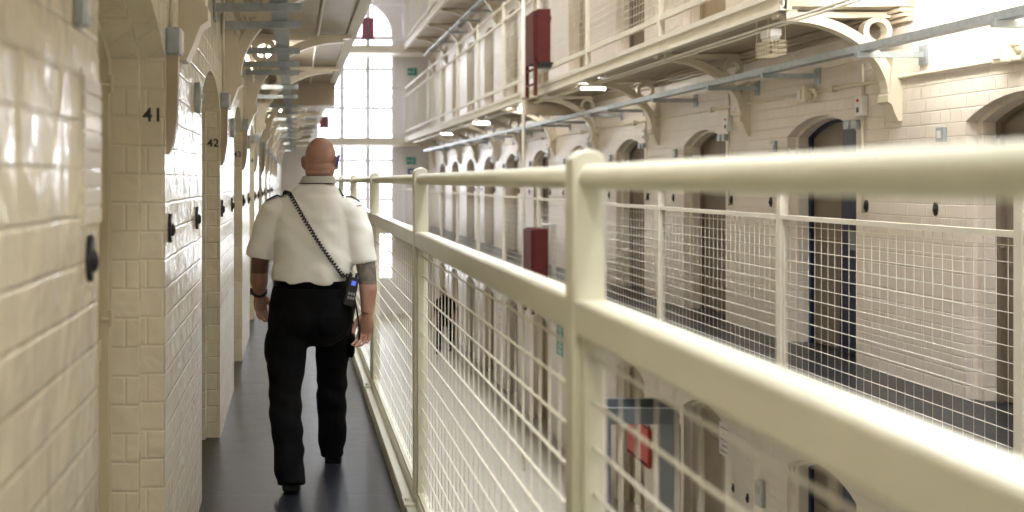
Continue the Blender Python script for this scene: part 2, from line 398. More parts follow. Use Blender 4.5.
# ------------------------------------------------------------------ cell doors (setting)
door_n = [0]
def door_meshes():
    d = {}
    def leaf(m):
        bm = B(); o = arch(0, HW-INS-.06, SPR-.02, RISE*.8)
        prism(bm, [(-HW+INS+.06, .02)]+o+[(HW-INS-.06, .02)], 'x', 0, .045)
        return bm
    d['leaf'] = leaf
    return d
def make_door(m, s):
    """door standing in its frame; s = direction of the recess in x"""
    door_n[0] += 1
    e = bpy.data.objects.new('door_%d' % door_n[0], None); COL.objects.link(e); e['kind'] = 'structure'
    bm = B(); o = arch(0, HW-INS-.05, SPR-.02, RISE*.8)
    prism(bm, [(-HW+INS+.05, .015)]+o+[(HW-INS-.05, .015)], 'x', s*.03, s*.075)
    for z in (.35, 1.0, 1.65): box(bm, min(s*.018, s*.03), max(s*.018, s*.03), -HW+INS+.08, HW-INS-.08, z-.035, z+.035)
    obj('door_leaf', bm, m if m is not M['door_navy'] else M['door_brown'], e)
    if m is M['door_navy']:
        bm = B(); o = [p for p in arch(0, HW-INS-.06, SPR-.03, RISE*.8) if p[0] < -.02]
        prism(bm, [(-HW+INS+.06, .02)]+o+[(-.02, .02)], 'x', s*-.012, s*.028); obj('outer_leaf', bm, m, e)
    bm = B(); io = arch(0, HW-INS-.05, SPR-.02, RISE*.8); oo = arch(0, HW-INS, SPR-.01, RISE*.9)
    I = [(-HW+INS+.05, 0)]+io+[(HW-INS-.05, 0)]; O2 = [(-HW+INS, 0)]+oo+[(HW-INS, 0)]
    for k in range(len(I)-1):
        for xx in (0, s*.08): quad(bm, (xx, *O2[k]), (xx, *O2[k+1]), (xx, *I[k+1]), (xx, *I[k]))
        quad(bm, (0, *I[k]), (0, *I[k+1]), (s*.08, *I[k+1]), (s*.08, *I[k]))
    obj('door_frame', bm, m, e)
    bm = B(); box(bm, min(-s*.02, s*.03), max(-s*.02, s*.03), -.30, -.18, .95, 1.13, .006); obj('lock_box', bm, M['greybox'], e)
    for z in (1.10, 1.90):
        bm = B(); tube(bm, [(-s*.008, HW-INS-.05, z-.03), (-s*.008, HW-INS-.05, z+.03)], .010, 8)
        tube(bm, [(-s*.008, HW-INS-.05, z), (s*.02, HW-INS-.07, z)], .006, 6); obj('hinge', bm, m, e)
    return e
def dup_door(src, loc):
    door_n[0] += 1
    r = dup(src, loc); r.name = 'door_%d' % door_n[0]; return r
pl = make_door(M['door_cream'], -1); pl.location = (XL-D2+.02, left_c[0], 0)
for c in left_c[1:]: dup_door(pl, (XL-D2+.02, c, 0))
pt = make_door(M['door_tan'], 1); pt.location = (XR+D2-.02, right_c[3], ST)
pb = make_door(M['door_brown'], 1); pb.location = (XR+D2-.02, right_c[3], 0)
pn = make_door(M['door_navy'], 1); pn.location = (XR+D2-.02, right_c[2], 0)
for k in range(1, 12):
    c = right_c[k]
    if k not in (2, 3): dup_door(pb if k in (1, 4, 6) else pt, (XR+D2-.02, c, 0))
    if k != 3: dup_door(pb if k in (4, ) else pt, (XR+D2-.02, c, ST))
    dup_door(pn if k in (2, 7, 9) else pt, (XR+D2-.02, c, GZ))
    if k > 4: dup_door(pt, (XR+D2-.02, c, 2*ST))

# ------------------------------------------------------------------ railings
def post_bm(x0, w, zb, zt):
    bm = B(); r = w/2; n = 8
    pr = [(x0, zb)]+[(x0+r-r*math.cos(PI*i/n), zt-r*.8+r*.8*math.sin(PI*i/n)) for i in range(n+1)]+[(x0+w, zb)]
    prism(bm, pr, 'y', 0, .06)
    return bm
def mesh_bm(x, y0, y1, z0, z1, step, rh, rv, first=None):
    bm = B(); z = z1-(first or step*.5)
    while z > z0+.02: bar(bm, (x, y0, z), (x, y1, z), rh, 6); z -= step
    n = int(round((y1-y0)/step)); 
    for i in range(1, n): bar(bm, (x+rh, y0+(y1-y0)*i/n, z0), (x+rh, y0+(y1-y0)*i/n, z1), rv, 5)
    return bm
def frame_bm(x0, x1, y0, y1, z0, z1, w):
    bm = B()
    box(bm, x0, x1, y0, y0+w, z0, z1); box(bm, x0, x1, y1-w, y1, z0, z1)
    box(bm, x0, x1, y0+w, y1-w, z0, z0+w*.6)
    return bm
near = thing('landing_railing', 'cream steel railing with wire mesh panels right beside the walking man', 'railing', (0, 0, 0))
NP = [1.965+2.615*k for k in range(-1, 13)]
bm = B(); tube(bm, [(RX+.033, y, 1.578) for y in (-1.2, 34.5)], .0245, 20); obj('handrail', bm, M['rail'], near, True)
bm = B(); box(bm, RX, RX+.068, -1.2, 34.5, 1.267, 1.336, .006); obj('mid_rail', bm, M['rail'], near)
bm = B(); box(bm, RX-.042, RX+.005, -1.2, 34.5, 0, .085, .004); obj('toe_board', bm, M['rail'], near)
bm = B(); box(bm, RX+.004, RX+.06, -1.2, 34.5, .06, .13, .004); obj('bottom_rail', bm, M['rail'], near)
for y in NP:
    bm = post_bm(RX-.003, .066, 0, 1.632)
    for v in bm.verts: v.co.y += y
    p = obj('post', bm, M['rail'], near)
    bev = p.modifiers.new('b', 'BEVEL'); bev.width = .006; bev.segments = 2
    bm = B(); box(bm, RX-.05, RX+.02, y-.03, y+.09, .0855, .098); 
    tube(bm, [(RX-.03, y+.03, .098), (RX-.03, y+.03, .110)], .012, 6)
    obj('foot_plate', bm, M['rail'], near)
for a, b in zip(NP[:-1], NP[1:]):
    pnl = obj('mesh_panel', mesh_bm(RX+.030, a+.06, b, .13, 1.267,   .0868, .0035, .0016, first=.040), M['wire'], near, True)
    obj('panel_frame', frame_bm(RX+.012, RX+.045, a+.06, b, .131, 1.266, .03), M['rail'], pnl)

def far_railing(label, z, y0, k0, k1, dense=True):
    r = thing('gallery_railing', label, 'railing', (0, 0, 0), 'railings of the opposite galleries')
    ps = [5.25+PITCH*k for k in range(k0, k1)]
    bm = B(); tube(bm, [(OX+.03, ps[0], z+1.578), (OX+.03, 34.5, z+1.578)], .024, 10); obj('handrail', bm, M['rail_far'], r, True)
    bm = B(); box(bm, OX+.005, OX+.05, ps[0], 34.5, z+1.27, z+1.305); obj('mesh_top_rail', bm, M['rail_far'], r)
    bm = B(); box(bm, OX+.005, OX+.05, ps[0], 34.5, z+.04, z+.085); obj('bottom_rail', bm, M['rail_far'], r)
    for i, y in enumerate(ps):
        bm = post_bm(OX-.004, .065, z-.30, z+1.63)
        for v in bm.verts: v.co.y += y-.03
        obj('post', bm, M['rail_far'], r)
    for a, b in zip(ps[:-1], ps[1:]):
        if not dense and a > 15: st = .13
        else: st = .09
        p = obj('mesh_panel', mesh_bm(OX+.03, a+.03, b-.03, z+.085, z+1.27, st, .0027, .0019), M['wire_far'], r, True)
        obj('panel_frame', frame_bm(OX+.015, OX+.045, a+.03, b-.03, z+.086, z+1.269, .022), M['rail_far'], p)
    return r
far_railing('pale railing with wire mesh panels on the opposite gallery at eye level', 0.0, 3, -1, 12)
far_railing('pale railing with mesh panels along the upper gallery above the fascia', ST, 7, 1, 12)
far_railing('pale railing of the topmost gallery at the top edge of the photo', 2*ST, 7, 3, 12, False)
for i, z in enumerate((0.0, ST, 2*ST)):
    e = thing('landing_railing', 'pale railing across the end landing, %s level below the tall window' % ('lowest', 'middle', 'topmost')[i], 'railing', (0, 34.6, z), 'end landing railings')
    bm = B(); tube(bm, [(.6, 0, 1.578), (OX, 0, 1.578)], .03, 8); obj('handrail', bm, M['frame_white'], e, True)
    bm = B(); box(bm, .6, OX, -.02, .02, 1.25, 1.30); obj('mid_rail', bm, M['frame_white'], e)
    bm = B(); box(bm, .6, OX, -.02, .02, .05, .10); obj('bottom_rail', bm, M['frame_white'], e)
    for k in range(4):
        x = .62+k*(OX-.64)/3; bm = B(); box(bm, x-.03, x+.03, -.03, .03, 0, 1.62); obj('post', bm, M['frame_white'], e)
    bm = B()
    for q in range(1, 36): bar(bm, (.62+q*.088, 0, .1), (.62+q*.088, 0, 1.25), .004, 4)
    for q in range(1, 9): bar(bm, (.62, 0, .1+q*.13), (OX, 0, .1+q*.13), .004, 4)
    obj('mesh_panel', bm, M['frame_white'], e)

# ------------------------------------------------------------------ cast-iron brackets
def make_bracket(name, s, label, group):
    """root at the wall face, floor level; s = direction from wall out over the gallery"""
    r = thing(name, label, 'bracket', (0, 0, 0), group)
    T = .05
    bm = B()     # pointed corbel on the wall
    prism(bm, [(0, 2.62), (s*.06, 2.60), (s*.085, 2.45), (s*.095, 2.27), (s*.115, 2.25), (s*.115, 2.20), (s*.085, 2.18), (s*.055, 2.10), (s*.03, 2.045), (0, 2.045)], 'y', -.07, .07)
    obj('corbel', bm, M['iron'], r)
    bm = B()     # quarter arch
    n = 14; pr_o = []; pr_i = []
    for i in range(n+1):
        a = PI/2*i/n
        pr_o.append((s*(.10+.80*(1-math.cos(a))), 2.24+.60*math.sin(a)))
        pr_i.append((s*(.10-.075+.875*(1-math.cos(a))), 2.24+.672*math.sin(a)))
    prism(bm, pr_i+pr_o[::-1], 'y', -T, T)
    obj('arch_rib', bm, M['iron'], r)
    bm = B(); c = (s*.175, 2.765); n = 24
    for q in range(n):
        a, b = 2*PI*q/n, 2*PI*(q+1)/n
        for (ra, rb, ya, yb) in ((.115, .115, -T*.8, T*.8), (.072, .072, -T*.8, T*.8)):
            quad(bm, (c[0]+ra*math.cos(a), ya, c[1]+ra*math.sin(a)), (c[0]+ra*math.cos(b), ya, c[1]+ra*math.sin(b)), (c[0]+ra*math.cos(b), yb, c[1]+ra*math.sin(b)), (c[0]+ra*math.cos(a), yb, c[1]+ra*math.sin(a)))
        for y in (-T*.8, T*.8):
            quad(bm, *[(c[0]+rr*math.cos(t), y, c[1]+rr*math.sin(t)) for rr, t in ((.115, a), (.115, b), (.072, b), (.072, a))])
    obj('ring', bm, M['iron'], r)
    bm = B(); box(bm, min(0, s*.98), max(0, s*.98), -T, T, 2.87, 2.915); obj('top_bar', bm, M['iron'], r)
    return r
lb = make_bracket('gallery_bracket', 1, 'cream cast-iron bracket just past the doorway marked 41', 'brackets along the left wall')
lb.location = (XL, 4.0, 0)
for k in range(1, 11):
    lab = 'cream cast-iron bracket past the doorway marked %d on the left wall' % (41+k) if k < 3 else 'cream cast-iron bracket, %s along the left wall' % ORD[k]
    dup(lb, (XL, 4.0+PITCH*k, 0), lab)
rb = make_bracket('gallery_bracket', -1, 'bright cream bracket with ring where the opposite upper gallery ends', 'brackets along the opposite wall')
rb.location = (XR, 8.0, 0)
for k in range(1, 11):
    dup(rb, (XR, 8.0+2.63*k, 0), 'cream cast-iron bracket, %s along the opposite wall under the upper gallery' % ORD[k])
for k in range(2, 11):
    dup(rb, (XR, 8.0+2.63*k, ST), 'pale bracket, %s under the topmost gallery on the opposite side' % ORD[k], 'brackets under the topmost gallery')

# ------------------------------------------------------------------ cable trays
def cable_tray(label, xc, z, y0, y1, arms, xw, xe, group):
    """galvanised tray with cross arms fixed back to the wall at xw, arm ends at xe"""
    r = thing('cable_tray', label, 'cable tray', (0, 0, 0), group)
    bm = B(); w = .05
    prism(bm, [(xc-w, z+.055), (xc-w, z), (xc+w, z), (xc+w, z+.055), (xc+w-.008, z+.055), (xc+w-.008, z+.008), (xc-w+.008, z+.008), (xc-w+.008, z+.055)], 'y', y0, y1)
    obj('tray', bm, M['galv'], r)
    for y in arms:
        bm = B(); box(bm, min(xw, xe), max(xw, xe), y-.022, y+.022, z-.046, z-.002)
        s = 1 if xw < xe else -1
        box(bm, min(xw, xw+s*.012), max(xw, xw+s*.012), y-.05, y+.05, z-.1, z+.05)
        for q in (.022,):
            box(bm, min(xe, xe+s*.006), max(xe, xe+s*.006), y-.022, y+.022, z-.046, z+.01)
        obj('support_arm', bm, M['galv'], r)
    return r
cable_tray('grey steel cable tray hung over the walkway along the left wall', -.09, 2.57, -1, 34.0, [3.0, 4.4, 5.62, 6.25, 7.5, 8.35, 9.0, 10.4, 11.6, 13.0, 14.4, 15.8, 17.2, 18.6, 20, 22, 24, 26, 28, 30, 32], XL+.003, .035, None)
cable_tray('long grey steel cable tray running along the opposite wall below the upper gallery', 4.37, 2.56, 1.0, 33.5, [6.15, 7.65, 9.2, 10.4, 12.0, 13.75, 14.7, 16.45, 17.5, 19.15, 20.3, 21.7, 23, 25, 27, 29, 31], XR-.003, 4.30, None)
cable_tray('grey steel cable tray below the topmost gallery on the opposite side', 4.37, 2.56+ST, 1.0, 33.5, [17, 18.5, 20, 21.5, 23, 24.5, 26, 28, 30, 32], XR-.003, 4.30, None)

# ------------------------------------------------------------------ lights of the place, plus added fill tubes
def batten(label, x, y0, y1, z, group='fluorescent tubes under the galleries'):
    r = thing('fluorescent_batten', label, 'light', (x, (y0+y1)/2, z), group)
    h = (y1-y0)/2
    bm = B(); box(bm, -.03, .03, -h, h, -.035, 0, .004); obj('batten_body', bm, M['white'], r)
    bm = B(); tube(bm, [(0, -h+.03, -.055), (0, h-.03, -.055)], .018, 10); obj('tube', bm, M['lamp'], r, True)
    bm = B()
    for s in (-1, 1): box(bm, -.02, .02, s*h-.03 if s > 0 else -h, h if s > 0 else -h+.03, -.075, -.035)
    obj('lamp_holder', bm, M['white'], r)
    return r
for i, y in enumerate((9.6, 14.3, 17.4, 20.0, 25.2, 30.4)):
    batten('white fluorescent tube, %s along the soffit over the walkway' % ORD[i], -.27, y, y+1.2, 2.928)
for i, y in enumerate((-2.6, .6)):   # unseen tubes added as fill light for the near stretch of the walkway
    batten('unseen fill tube added on the soffit %s' % ('behind the camera', 'right above the camera')[i], .1, y, y+1.3, 2.928).children[1].data.materials[0] = M['lamp_fill']
for i, y in enumerate((14.1, 18.0, 22.5, 27.5)):
    o = batten('short white light, %s under the opposite upper gallery' % ORD[i], 4.20, y-.2, y+.2, 2.928, 'short lights under the opposite gallery'); o.rotation_euler = (0, 0, PI/2)
for i, y in enumerate((5.3, 6.9)):
    batten('white fluorescent tube over the open bay at the right end, %s one' % ('nearer', 'farther')[i], 4.45, y-.75, y+.75, 3.02, 'tubes over the open bay').children[1].data.materials[0] = M['lamp_strong']
def area(name, loc, rot, sx, sy, p, col):
    d = bpy.data.lights.new(name, 'AREA'); d.shape = 'RECTANGLE'; d.size = sx; d.size_y = sy; d.energy = p; d.color = col
    o = bpy.data.objects.new(name, d); COL.objects.link(o); o.location = loc; o.rotation_euler = rot; return o
area('roof_daylight', (2.2, 9.0, 10.9), (0, 0, 0), 1.4, 27.0, 2000, (.90, .94, 1))
area('window_daylight', (2.18, YE+.75, 3.2), (-PI/2, 0, 0), 3.4, 11.0, 1150, (.90, .93, 1))
w = bpy.data.worlds.new('sky'); sc.world = w; w.use_nodes = True
w.node_tree.nodes['Background'].inputs[0].default_value = (.90, .93, 1, 1); w.node_tree.nodes['Background'].inputs[1].default_value = 5.0

# ------------------------------------------------------------------ MORE
# ------------------------------------------------------------------ fittings on the left wall
def text_mesh(name, s, size, m, loc, rot, bold=.0012, parent=None):
    c = bpy.data.curves.new(name, 'FONT'); c.body = s; c.size = size; c.align_x = 'CENTER'; c.align_y = 'CENTER'
    c.extrude = .0012; c.offset = bold; c.space_character = 1.08
    t = bpy.data.objects.new(name, c); COL.objects.link(t)
    me = bpy.data.meshes.new_from_object(t.evaluated_get(bpy.context.evaluated_depsgraph_get()))
    bpy.data.objects.remove(t)
    o = bpy.data.objects.new(name, me); COL.objects.link(o); me.materials.clear(); me.materials.append(m)
    o.location = loc; o.rotation_euler = rot
    if parent: o.parent = parent
    return o
for k in range(5):
    c = left_c[k]; far = c+HW
    o = text_mesh('cell_number', str(41+k), .068, M['ink'], (XL-.043, far-.0015, 1.80), (PI/2, 0, 0))
    tag(o, 'black painted number %d on the doorway jamb' % (41+k), 'number', 'painted cell numbers')
o = text_mesh('cell_number', '11', .075, M['ink'], (XR+.045, right_c[2]+HW-.0015, GZ+1.95), (PI/2, 0, 0))
tag(o, 'small black painted number 11 on a ground floor doorway jamb', 'number', 'painted cell numbers')

def wall_box():
    r = thing('pendant_wall_box', 'grey electrical box with a long tapered strip below, beside the doorway marked 41', 'electrical box', (XL, 3.57, 0), 'grey boxes along the left wall')
    bm = B(); box(bm, 0, .052, -.04, .05, 2.02, 2.115, .006); obj('box_body', bm, M['galv'], r)
    bm = B(); box(bm, .052, .056, -.03, .04, 2.03, 2.105, .002); obj('box_lid', bm, M['white'], r)
    bm = B(); prism(bm, [(0, 2.02), (.042, 2.02), (.038, 1.80), (.026, 1.71), (.008, 1.665), (0, 1.665)], 'y', -.022, .028); obj('tapered_strip', bm, M['soffit'], r)
    bm = B(); tube(bm, [(.014, 0, 2.115), (.014, 0, 2.6), (.014, .02, 2.8)], .008, 8); obj('conduit', bm, M['iron'], r, True)
    return r
wb = wall_box()
for k in range(1, 9):
    dup(wb, (XL, 3.60+PITCH*k, 0), 'grey box with tapered strip past the doorway marked %d on the left wall' % (41+k) if k < 3 else 'grey box with tapered strip, %s along the left wall' % ORD[k])
def call_box():
    r = thing('call_box', 'small grey metal box high up before the doorway marked 41, cut by the photo edge', 'electrical box', (XL, 2.085, 1.955), 'small call boxes on the left wall')
    bm = B(); box(bm, 0, .026, -.03, .03, -.062, .075, .005); obj('box_body', bm, M['galv'], r)
    bm = B(); box(bm, .026, .029, -.018, .018, -.04, .055, .002); obj('cover_plate', bm, M['white'], r)
    bm = B(); tube(bm, [(.029, 0, .01), (.034, 0, .01)], .012, 10); obj('push_button', bm, M['greybox'], r)
    return r
cb = call_box()
for k in range(1, 8):
    dup(cb, (XL, 2.085+2.5+PITCH*(k-1), 1.945), 'small grey metal box on the wall before the doorway marked %d' % (41+k) if k < 4 else 'small grey metal box, %s along the left wall' % ORD[k])
def latch(s, label, group, loc):
    """black oval escutcheon with a knob"""
    r = thing('door_bell', label, 'bell push', loc, group)
    bm = B(); n = 16
    prism(bm, [(.024*math.cos(2*PI*i/n), .052*math.sin(2*PI*i/n)) for i in range(n)], 'x', 0, s*.012); obj('oval_plate', bm, M['black'], r)
    bm = B(); ellip(bm, (s*.013, 0, -.006), (.013, .017, .024), 12, 8); obj('knob', bm, M['black'], r, True)
    return r
la = latch(1, 'large black oval bell push nearest the camera, before the doorway marked 41', 'black bell pushes on the left wall', (XL, 2.2, 1.40))
for k in range(1, 8):
    nm = 'black oval bell push %s the doorway marked %d on the left wall'
    dup(la, (XL, left_c[k-1]+HW+.10, 1.40), nm % ('just past', 40+k) if k < 5 else 'black oval bell push, %s pair along the left wall, nearer one' % ORD[k-1])
    dup(la, (XL, left_c[k]-HW-.30, 1.40), nm % ('before', 41+k) if k < 5 else 'black oval bell push, %s pair along the left wall, farther one' % ORD[k-1])
r = thing('card_holder', 'clear ribbed card holder on the left wall before the doorway marked 41', 'card holder', (XL, 2.225, 1.64))
bm = B(); box(bm, 0, .004, -.10, .098, -.17, .17, .001); obj('backing_sheet', bm, M['brick_left'], r)
for q in range(8):
    bm = B(); box(bm, .004, .009, -.094, .092, -.165+q*.041, -.165+q*.041+.036, .002); obj('card_pocket', bm, M['clear'], r)

# ------------------------------------------------------------------ fittings on the opposite wall
pr_ = thing('wall_pipe', 'thin pale pipe running along the opposite wall above the doorways', 'pipe', (0, 0, 0))
bm = B(); tube(bm, [(XR-.022, y, 2.39) for y in (-1, 5.9, 12, 20, 33.8)], .016, 8); obj('pipe', bm, M['iron'], pr_, True)
for k in range(1, 10):
    y = 6.3+2.6*k-.0
    bm = B(); box(bm, XR-.05, XR, y-.03, y+.03, 2.36, 2.42, .004); obj('pipe_clip', bm, M['iron'], pr_)
latr = latch(-1, 'black oval bell push on the opposite wall, nearest one', 'black bell pushes on the opposite wall', (XR, 7.55, 1.36))
cnt = 0
for k in range(1, 9):
    c = right_c[k]
    for y in ((c+HW+.33, c+PITCH-HW-.16)):
        cnt += 1
        if cnt == 1: latr.location.y = y; continue
        dup(latr, (XR, y, 1.36), 'black oval bell push, %s from the near end on the opposite walkway wall' % ORD[cnt-1] if cnt < 15 else 'small black bell push at the far end of the opposite walkway wall')
for k in (2, 3, 4, 5, 6):
    c = right_c[k]
    dup(latr, (XR, c-HW-.2, ST+1.42), 'black bell push on the upper gallery wall, %s from the near end' % ORD[k-2])
for k in (2, 3, 4, 5):
    c = right_c[k]
    for q, y in enumerate((c-HW-.2, c-HW-.55)):
        dup(latr, (XR, y, GZ+1.4), 'black bell push on the ground floor wall, %s pair, %s one' % (ORD[k-2], ('farther', 'nearer')[q]))
def grey_switch():
    r = thing('grey_switch', 'small square grey switch on the opposite wall near the bright right end', 'switch', (XR, 7.43, 1.915), 'grey switches on the opposite wall')
    bm = B(); box(bm, -.03, 0, -.045, .045, -.055, .055, .005); obj('switch_body', bm, M['galv'], r)
    bm = B(); box(bm, -.036, -.03, -.022, .022, -.028, .028, .002); obj('switch_plate', bm, M['white'], r)
    return r
gs = grey_switch()
for k in range(1, 7): dup(gs, (XR, 7.43+PITCH*k, 1.915), 'small square grey switch, %s from the bright right end of the opposite wall' % ORD[k])
def switch_column():
    r = thing('isolator_switch', 'white isolator switch on a conduit dropping from the cable tray, nearest of them', 'switch', (XR, 8.45, 0), 'isolator switches on the opposite wall')
    bm = B(); box(bm, -.06, 0, -.05, .05, 2.12, 2.29, .006); obj('switch_body', bm, M['white'], r)
    bm = B(); tube(bm, [(-.06, 0, 2.25), (-.068, 0, 2.25)], .014, 10); obj('red_button', bm, M['redbright'], r)
    bm = B(); box(bm, -.068, -.06, -.012, .012, 2.15, 2.19, .002); obj('rocker', bm, M['black'], r)
    bm = B(); tube(bm, [(-.02, 0, 2.56), (-.02, 0, 2.29)], .011, 8); tube(bm, [(-.02, 0, 2.12), (-.02, 0, 1.3)], .011, 8); obj('conduit', bm, M['iron'], r, True)
    for dy in (.10, .22):
        bm = B(); box(bm, -.045, 0, dy-.035, dy+.035, 2.02, 2.09, .004); obj('grey_relay', bm, M['galv'], r)
    return r
sw = switch_column()
for k in range(1, 7): dup(sw, (XR, 8.45+PITCH*k, 0), 'white isolator switch with a conduit, %s along the opposite wall' % ORD[k])
def junction():
    r = thing('junction_box', 'cream junction box with a bent pipe under the cable tray, nearest one', 'junction box', (XR, 9.35, 2.36), 'junction boxes on the opposite wall')
    bm = B(); box(bm, -.09, 0, -.07, .07, -.06, .10, .008); obj('box_body', bm, M['iron'], r)
    bm = B(); tube(bm, [(-.045, -.07, .06), (-.045, -.16, .05), (-.045, -.19, 0), (-.045, -.16, -.05), (-.045, -.07, -.045)], .016, 8); obj('bent_pipe', bm, M['iron'], r, True)
    bm = B(); box(bm, -.105, -.09, -.02, .04, -.03, .06, .004); obj('box_lid', bm, M['white'], r)
    return r
jb = junction()
for k, y in enumerate((10.75, 13.3, 15.9, 18.5, 21.1)): dup(jb, (XR, y, 2.36), 'cream junction box under the cable tray, %s along the opposite wall' % ORD[k+1])
jn = dup(jb, (XR, 6.72, 2.42), 'cream junction box at the right photo edge by the bright wall')

# conduits under the upper fascia with an emergency lamp
r = thing('fascia_conduit', 'pair of pale conduits slung under the edge of the opposite upper gallery', 'conduit', (0, 0, 0))
for dx, dz in ((.10, 0), (.15, -.012)):
    bm = B(); tube(bm, [(OX+dx, 5.4, 2.845+dz), (OX+dx, 33, 2.845+dz)], .011, 8); obj('conduit', bm, M['rail_far'], r, True)
for k in range(10):
    y = 7.9+2.6*k; bm = B(); box(bm, OX+.08, OX+.17, y-.012, y+.012, 2.825, 2.925); obj('hanger', bm, M['rail_far'], r)
r = thing('emergency_lamp', 'small white emergency lamp with a wire basket under the opposite gallery edge', 'light', (OX+.13, 8.25, 2.80))
bm = B(); box(bm, -.05, .05, -.09, .09, -.05, .02, .012); obj('lamp_body', bm, M['white'], r)
bm = B(); box(bm, -.04, .04, -.08, .08, -.07, -.05, .006); obj('diffuser', bm, M['paper'], r)
bm = B()
for q in range(9):
    t = -.12+q*.03
    for x in (-.07, .07): bar(bm, (x, t, -.085), (x, t, -.20), .003, 5)
    bar(bm, (-.07, t, -.20), (.07, t, -.20), .003, 5)
for q in range(6):
    x = -.07+q*.028
    for t in (-.12, .12): bar(bm, (x, t, -.085), (x, t, -.20), .003, 5)
for z in (-.085, -.125, -.165, -.20):
    for x in (-.07, .07): bar(bm, (x, -.12, z), (x, .12, z), .003, 5)
    for t in (-.12, .12): bar(bm, (-.07, t, z), (.07, t, z), .003, 5)
for x in (-.07, .07):
    for t in (-.1, .1): bar(bm, (x, t, -.085), (x, t, .125), .003, 5)
obj('wire_basket', bm, M['iron'], r)
r = thing('soffit_conduit', 'thin pale conduit running along the soffit above the walking man', 'conduit', (0, 0, 0))
bm = B(); tube(bm, [(.215, y, 2.905) for y in (3, 12, 33)], .012, 8); obj('conduit', bm, M['white'], r, True)
for k in range(9): bm = B(); box(bm, .19, .24, 4.6+2.6*k, 4.63+2.6*k, 2.89, 2.929); obj('pipe_clip', bm, M['white'], r)
r = thing('downpipe', 'thin white vertical pole standing by the dark red cabinets through all levels', 'pipe', (OX-.035, 16.45, GZ))
bm = B(); tube(bm, [(0, 0, 0), (0, 0, 9.6)], .027, 10); obj('pipe', bm, M['rail_far'], r, True)
for z in (3.05, 6.15, 9.25): bm = B(); box(bm, -.04, .035, -.04, .04, z-.02, z+.02, .004); obj('pipe_clip', bm, M['rail_far'], r)

# dark red cabinets on the opposite railings
def cabinet():
    r = thing('red_cabinet', 'dark red cabinet on the upper gallery railing beside the white pole', 'cabinet', (OX-.10, 14.8, 0), 'dark red cabinets on the railings')
    x0, x1 = -.15, .09
    bm = B(); box(bm, x0+.045, x1, 0, .60, .13, .92, .006); obj('cabinet_body', bm, M['red'], r)
    bm = B(); box(bm, x0, x0+.028, .06, .58, .12, .90, .004); obj('door', bm, M['red'], r)
    bm = B(); box(bm, x0+.028, x0+.045, .03, .07, .2, .8); obj('hinge', bm, M['red'], r)
    for y in (.02, .54):
        bm = B(); box(bm, x0, x0+.05, y, y+.05, -.36, .13); obj('leg', bm, M['red'], r)
    bm = B(); box(bm, x0, x0+.03, .07, .54, -.2, -.17); box(bm, x0, x0+.03, .07, .54, .02, .05); obj('rung', bm, M['red'], r)
    bm = B(); box(bm, x0+.06, x1+.04, -.02, .2, .05, .13, .01); obj('lock_bracket', bm, M['black'], r)
    return r
ca = cabinet(); ca.location.z = ST
dup(ca, (OX-.10, 14.95, -.07), 'dark red cabinet seen between the two cream rails of the near railing')
r = thing('slim_post', 'slim white post with a hooped top right beside the lower red cabinet', 'post', (OX+.10, 15.05, 0))
bm = B(); box(bm, -.03, .03, -.03, .03, 0, .90, .006); obj('post_body', bm, M['rail_far'], r)
bm = B(); box(bm, -.18, .04, -.035, .035, .90, .935, .006); obj('cap', bm, M['white'], r)

# signs on the end wall
def exit_sign(label, x, z):
    r = thing('exit_sign', label, 'sign', (x, YE-.03, z), 'green exit signs on the end wall')
    bm = B(); box(bm, -.17, .17, 0, .03, -.13, .13, .004); obj('sign_panel', bm, M['green'], r)
    bm = B()   # running man and arrow as raised white marks
    box(bm, -.135, -.035, -.004, 0, -.02, .02); 
    bm.faces.new([bm.verts.new(p) for p in ((-.135, -.003, -.06), (-.15, -.003, 0), (-.095, -.003, .05))])
    ellip(bm, (.055, -.002, .075), (.018, .003, .018), 10, 6)
    tube(bm, [(.05, -.002, .05), (.035, -.002, -.01), (.0, -.002, -.04), (-.02, -.002, -.085)], .010, 6)
    tube(bm, [(.035, -.002, -.01), (.065, -.002, -.045), (.045, -.002, -.09)], .010, 6)
    tube(bm, [(.09, -.002, .02), (.05, -.002, .045), (.015, -.002, .02)], .008, 6)
    obj('pictogram', bm, M['paper'], r)
exit_sign('green exit sign high on the end wall beside the tall window', 4.24, 5.5)
exit_sign('green exit sign on the end wall just above the near handrail', 4.20, 2.30)
r = thing('notice_sign', 'small blue sign under the lower green exit sign', 'sign', (4.20, YE-.02, 1.90))
bm = B(); box(bm, -.12, .12, 0, .02, -.12, .12, .004); obj('sign_panel', bm, M['blue'], r)
bm = B(); tube(bm, [(0, -.004, 0), (0, 0, 0)], .06, 16); obj('white_disc', bm, M['paper'], r)

# red things on the end landings
def hose(label, x, z, m1, w=.23, h=.40, y=34.45):
    r = thing('hose_cabinet', label, 'cabinet', (x, y, z), 'red cabinets on the end landings')
    bm = B(); box(bm, -w, w, -.05, .09, -h, h, .015); obj('cabinet_body', bm, m1, r)
    bm = B(); box(bm, -.05, .05, -.058, -.05, -h+.03, h-.03); obj('dark_strip', bm, M['black'], r)
    bm = B(); box(bm, -w-.02, w+.02, -.06, .10, -h-.04, -h, .004); obj('base_ledge', bm, M['black'], r)
    return r
hose('red cabinet with a dark strip in front of the arched window top', 2.52, 6.84, M['pink'], .20, .36)
hose('pinkish red cabinet glimpsed over the bald head on the middle landing', 1.02, 3.62, M['pink'], .16, .18)
hose('red cabinet on the end landing beside the right shoulder of the man', 1.72, .62, M['pink'], .2, .25)

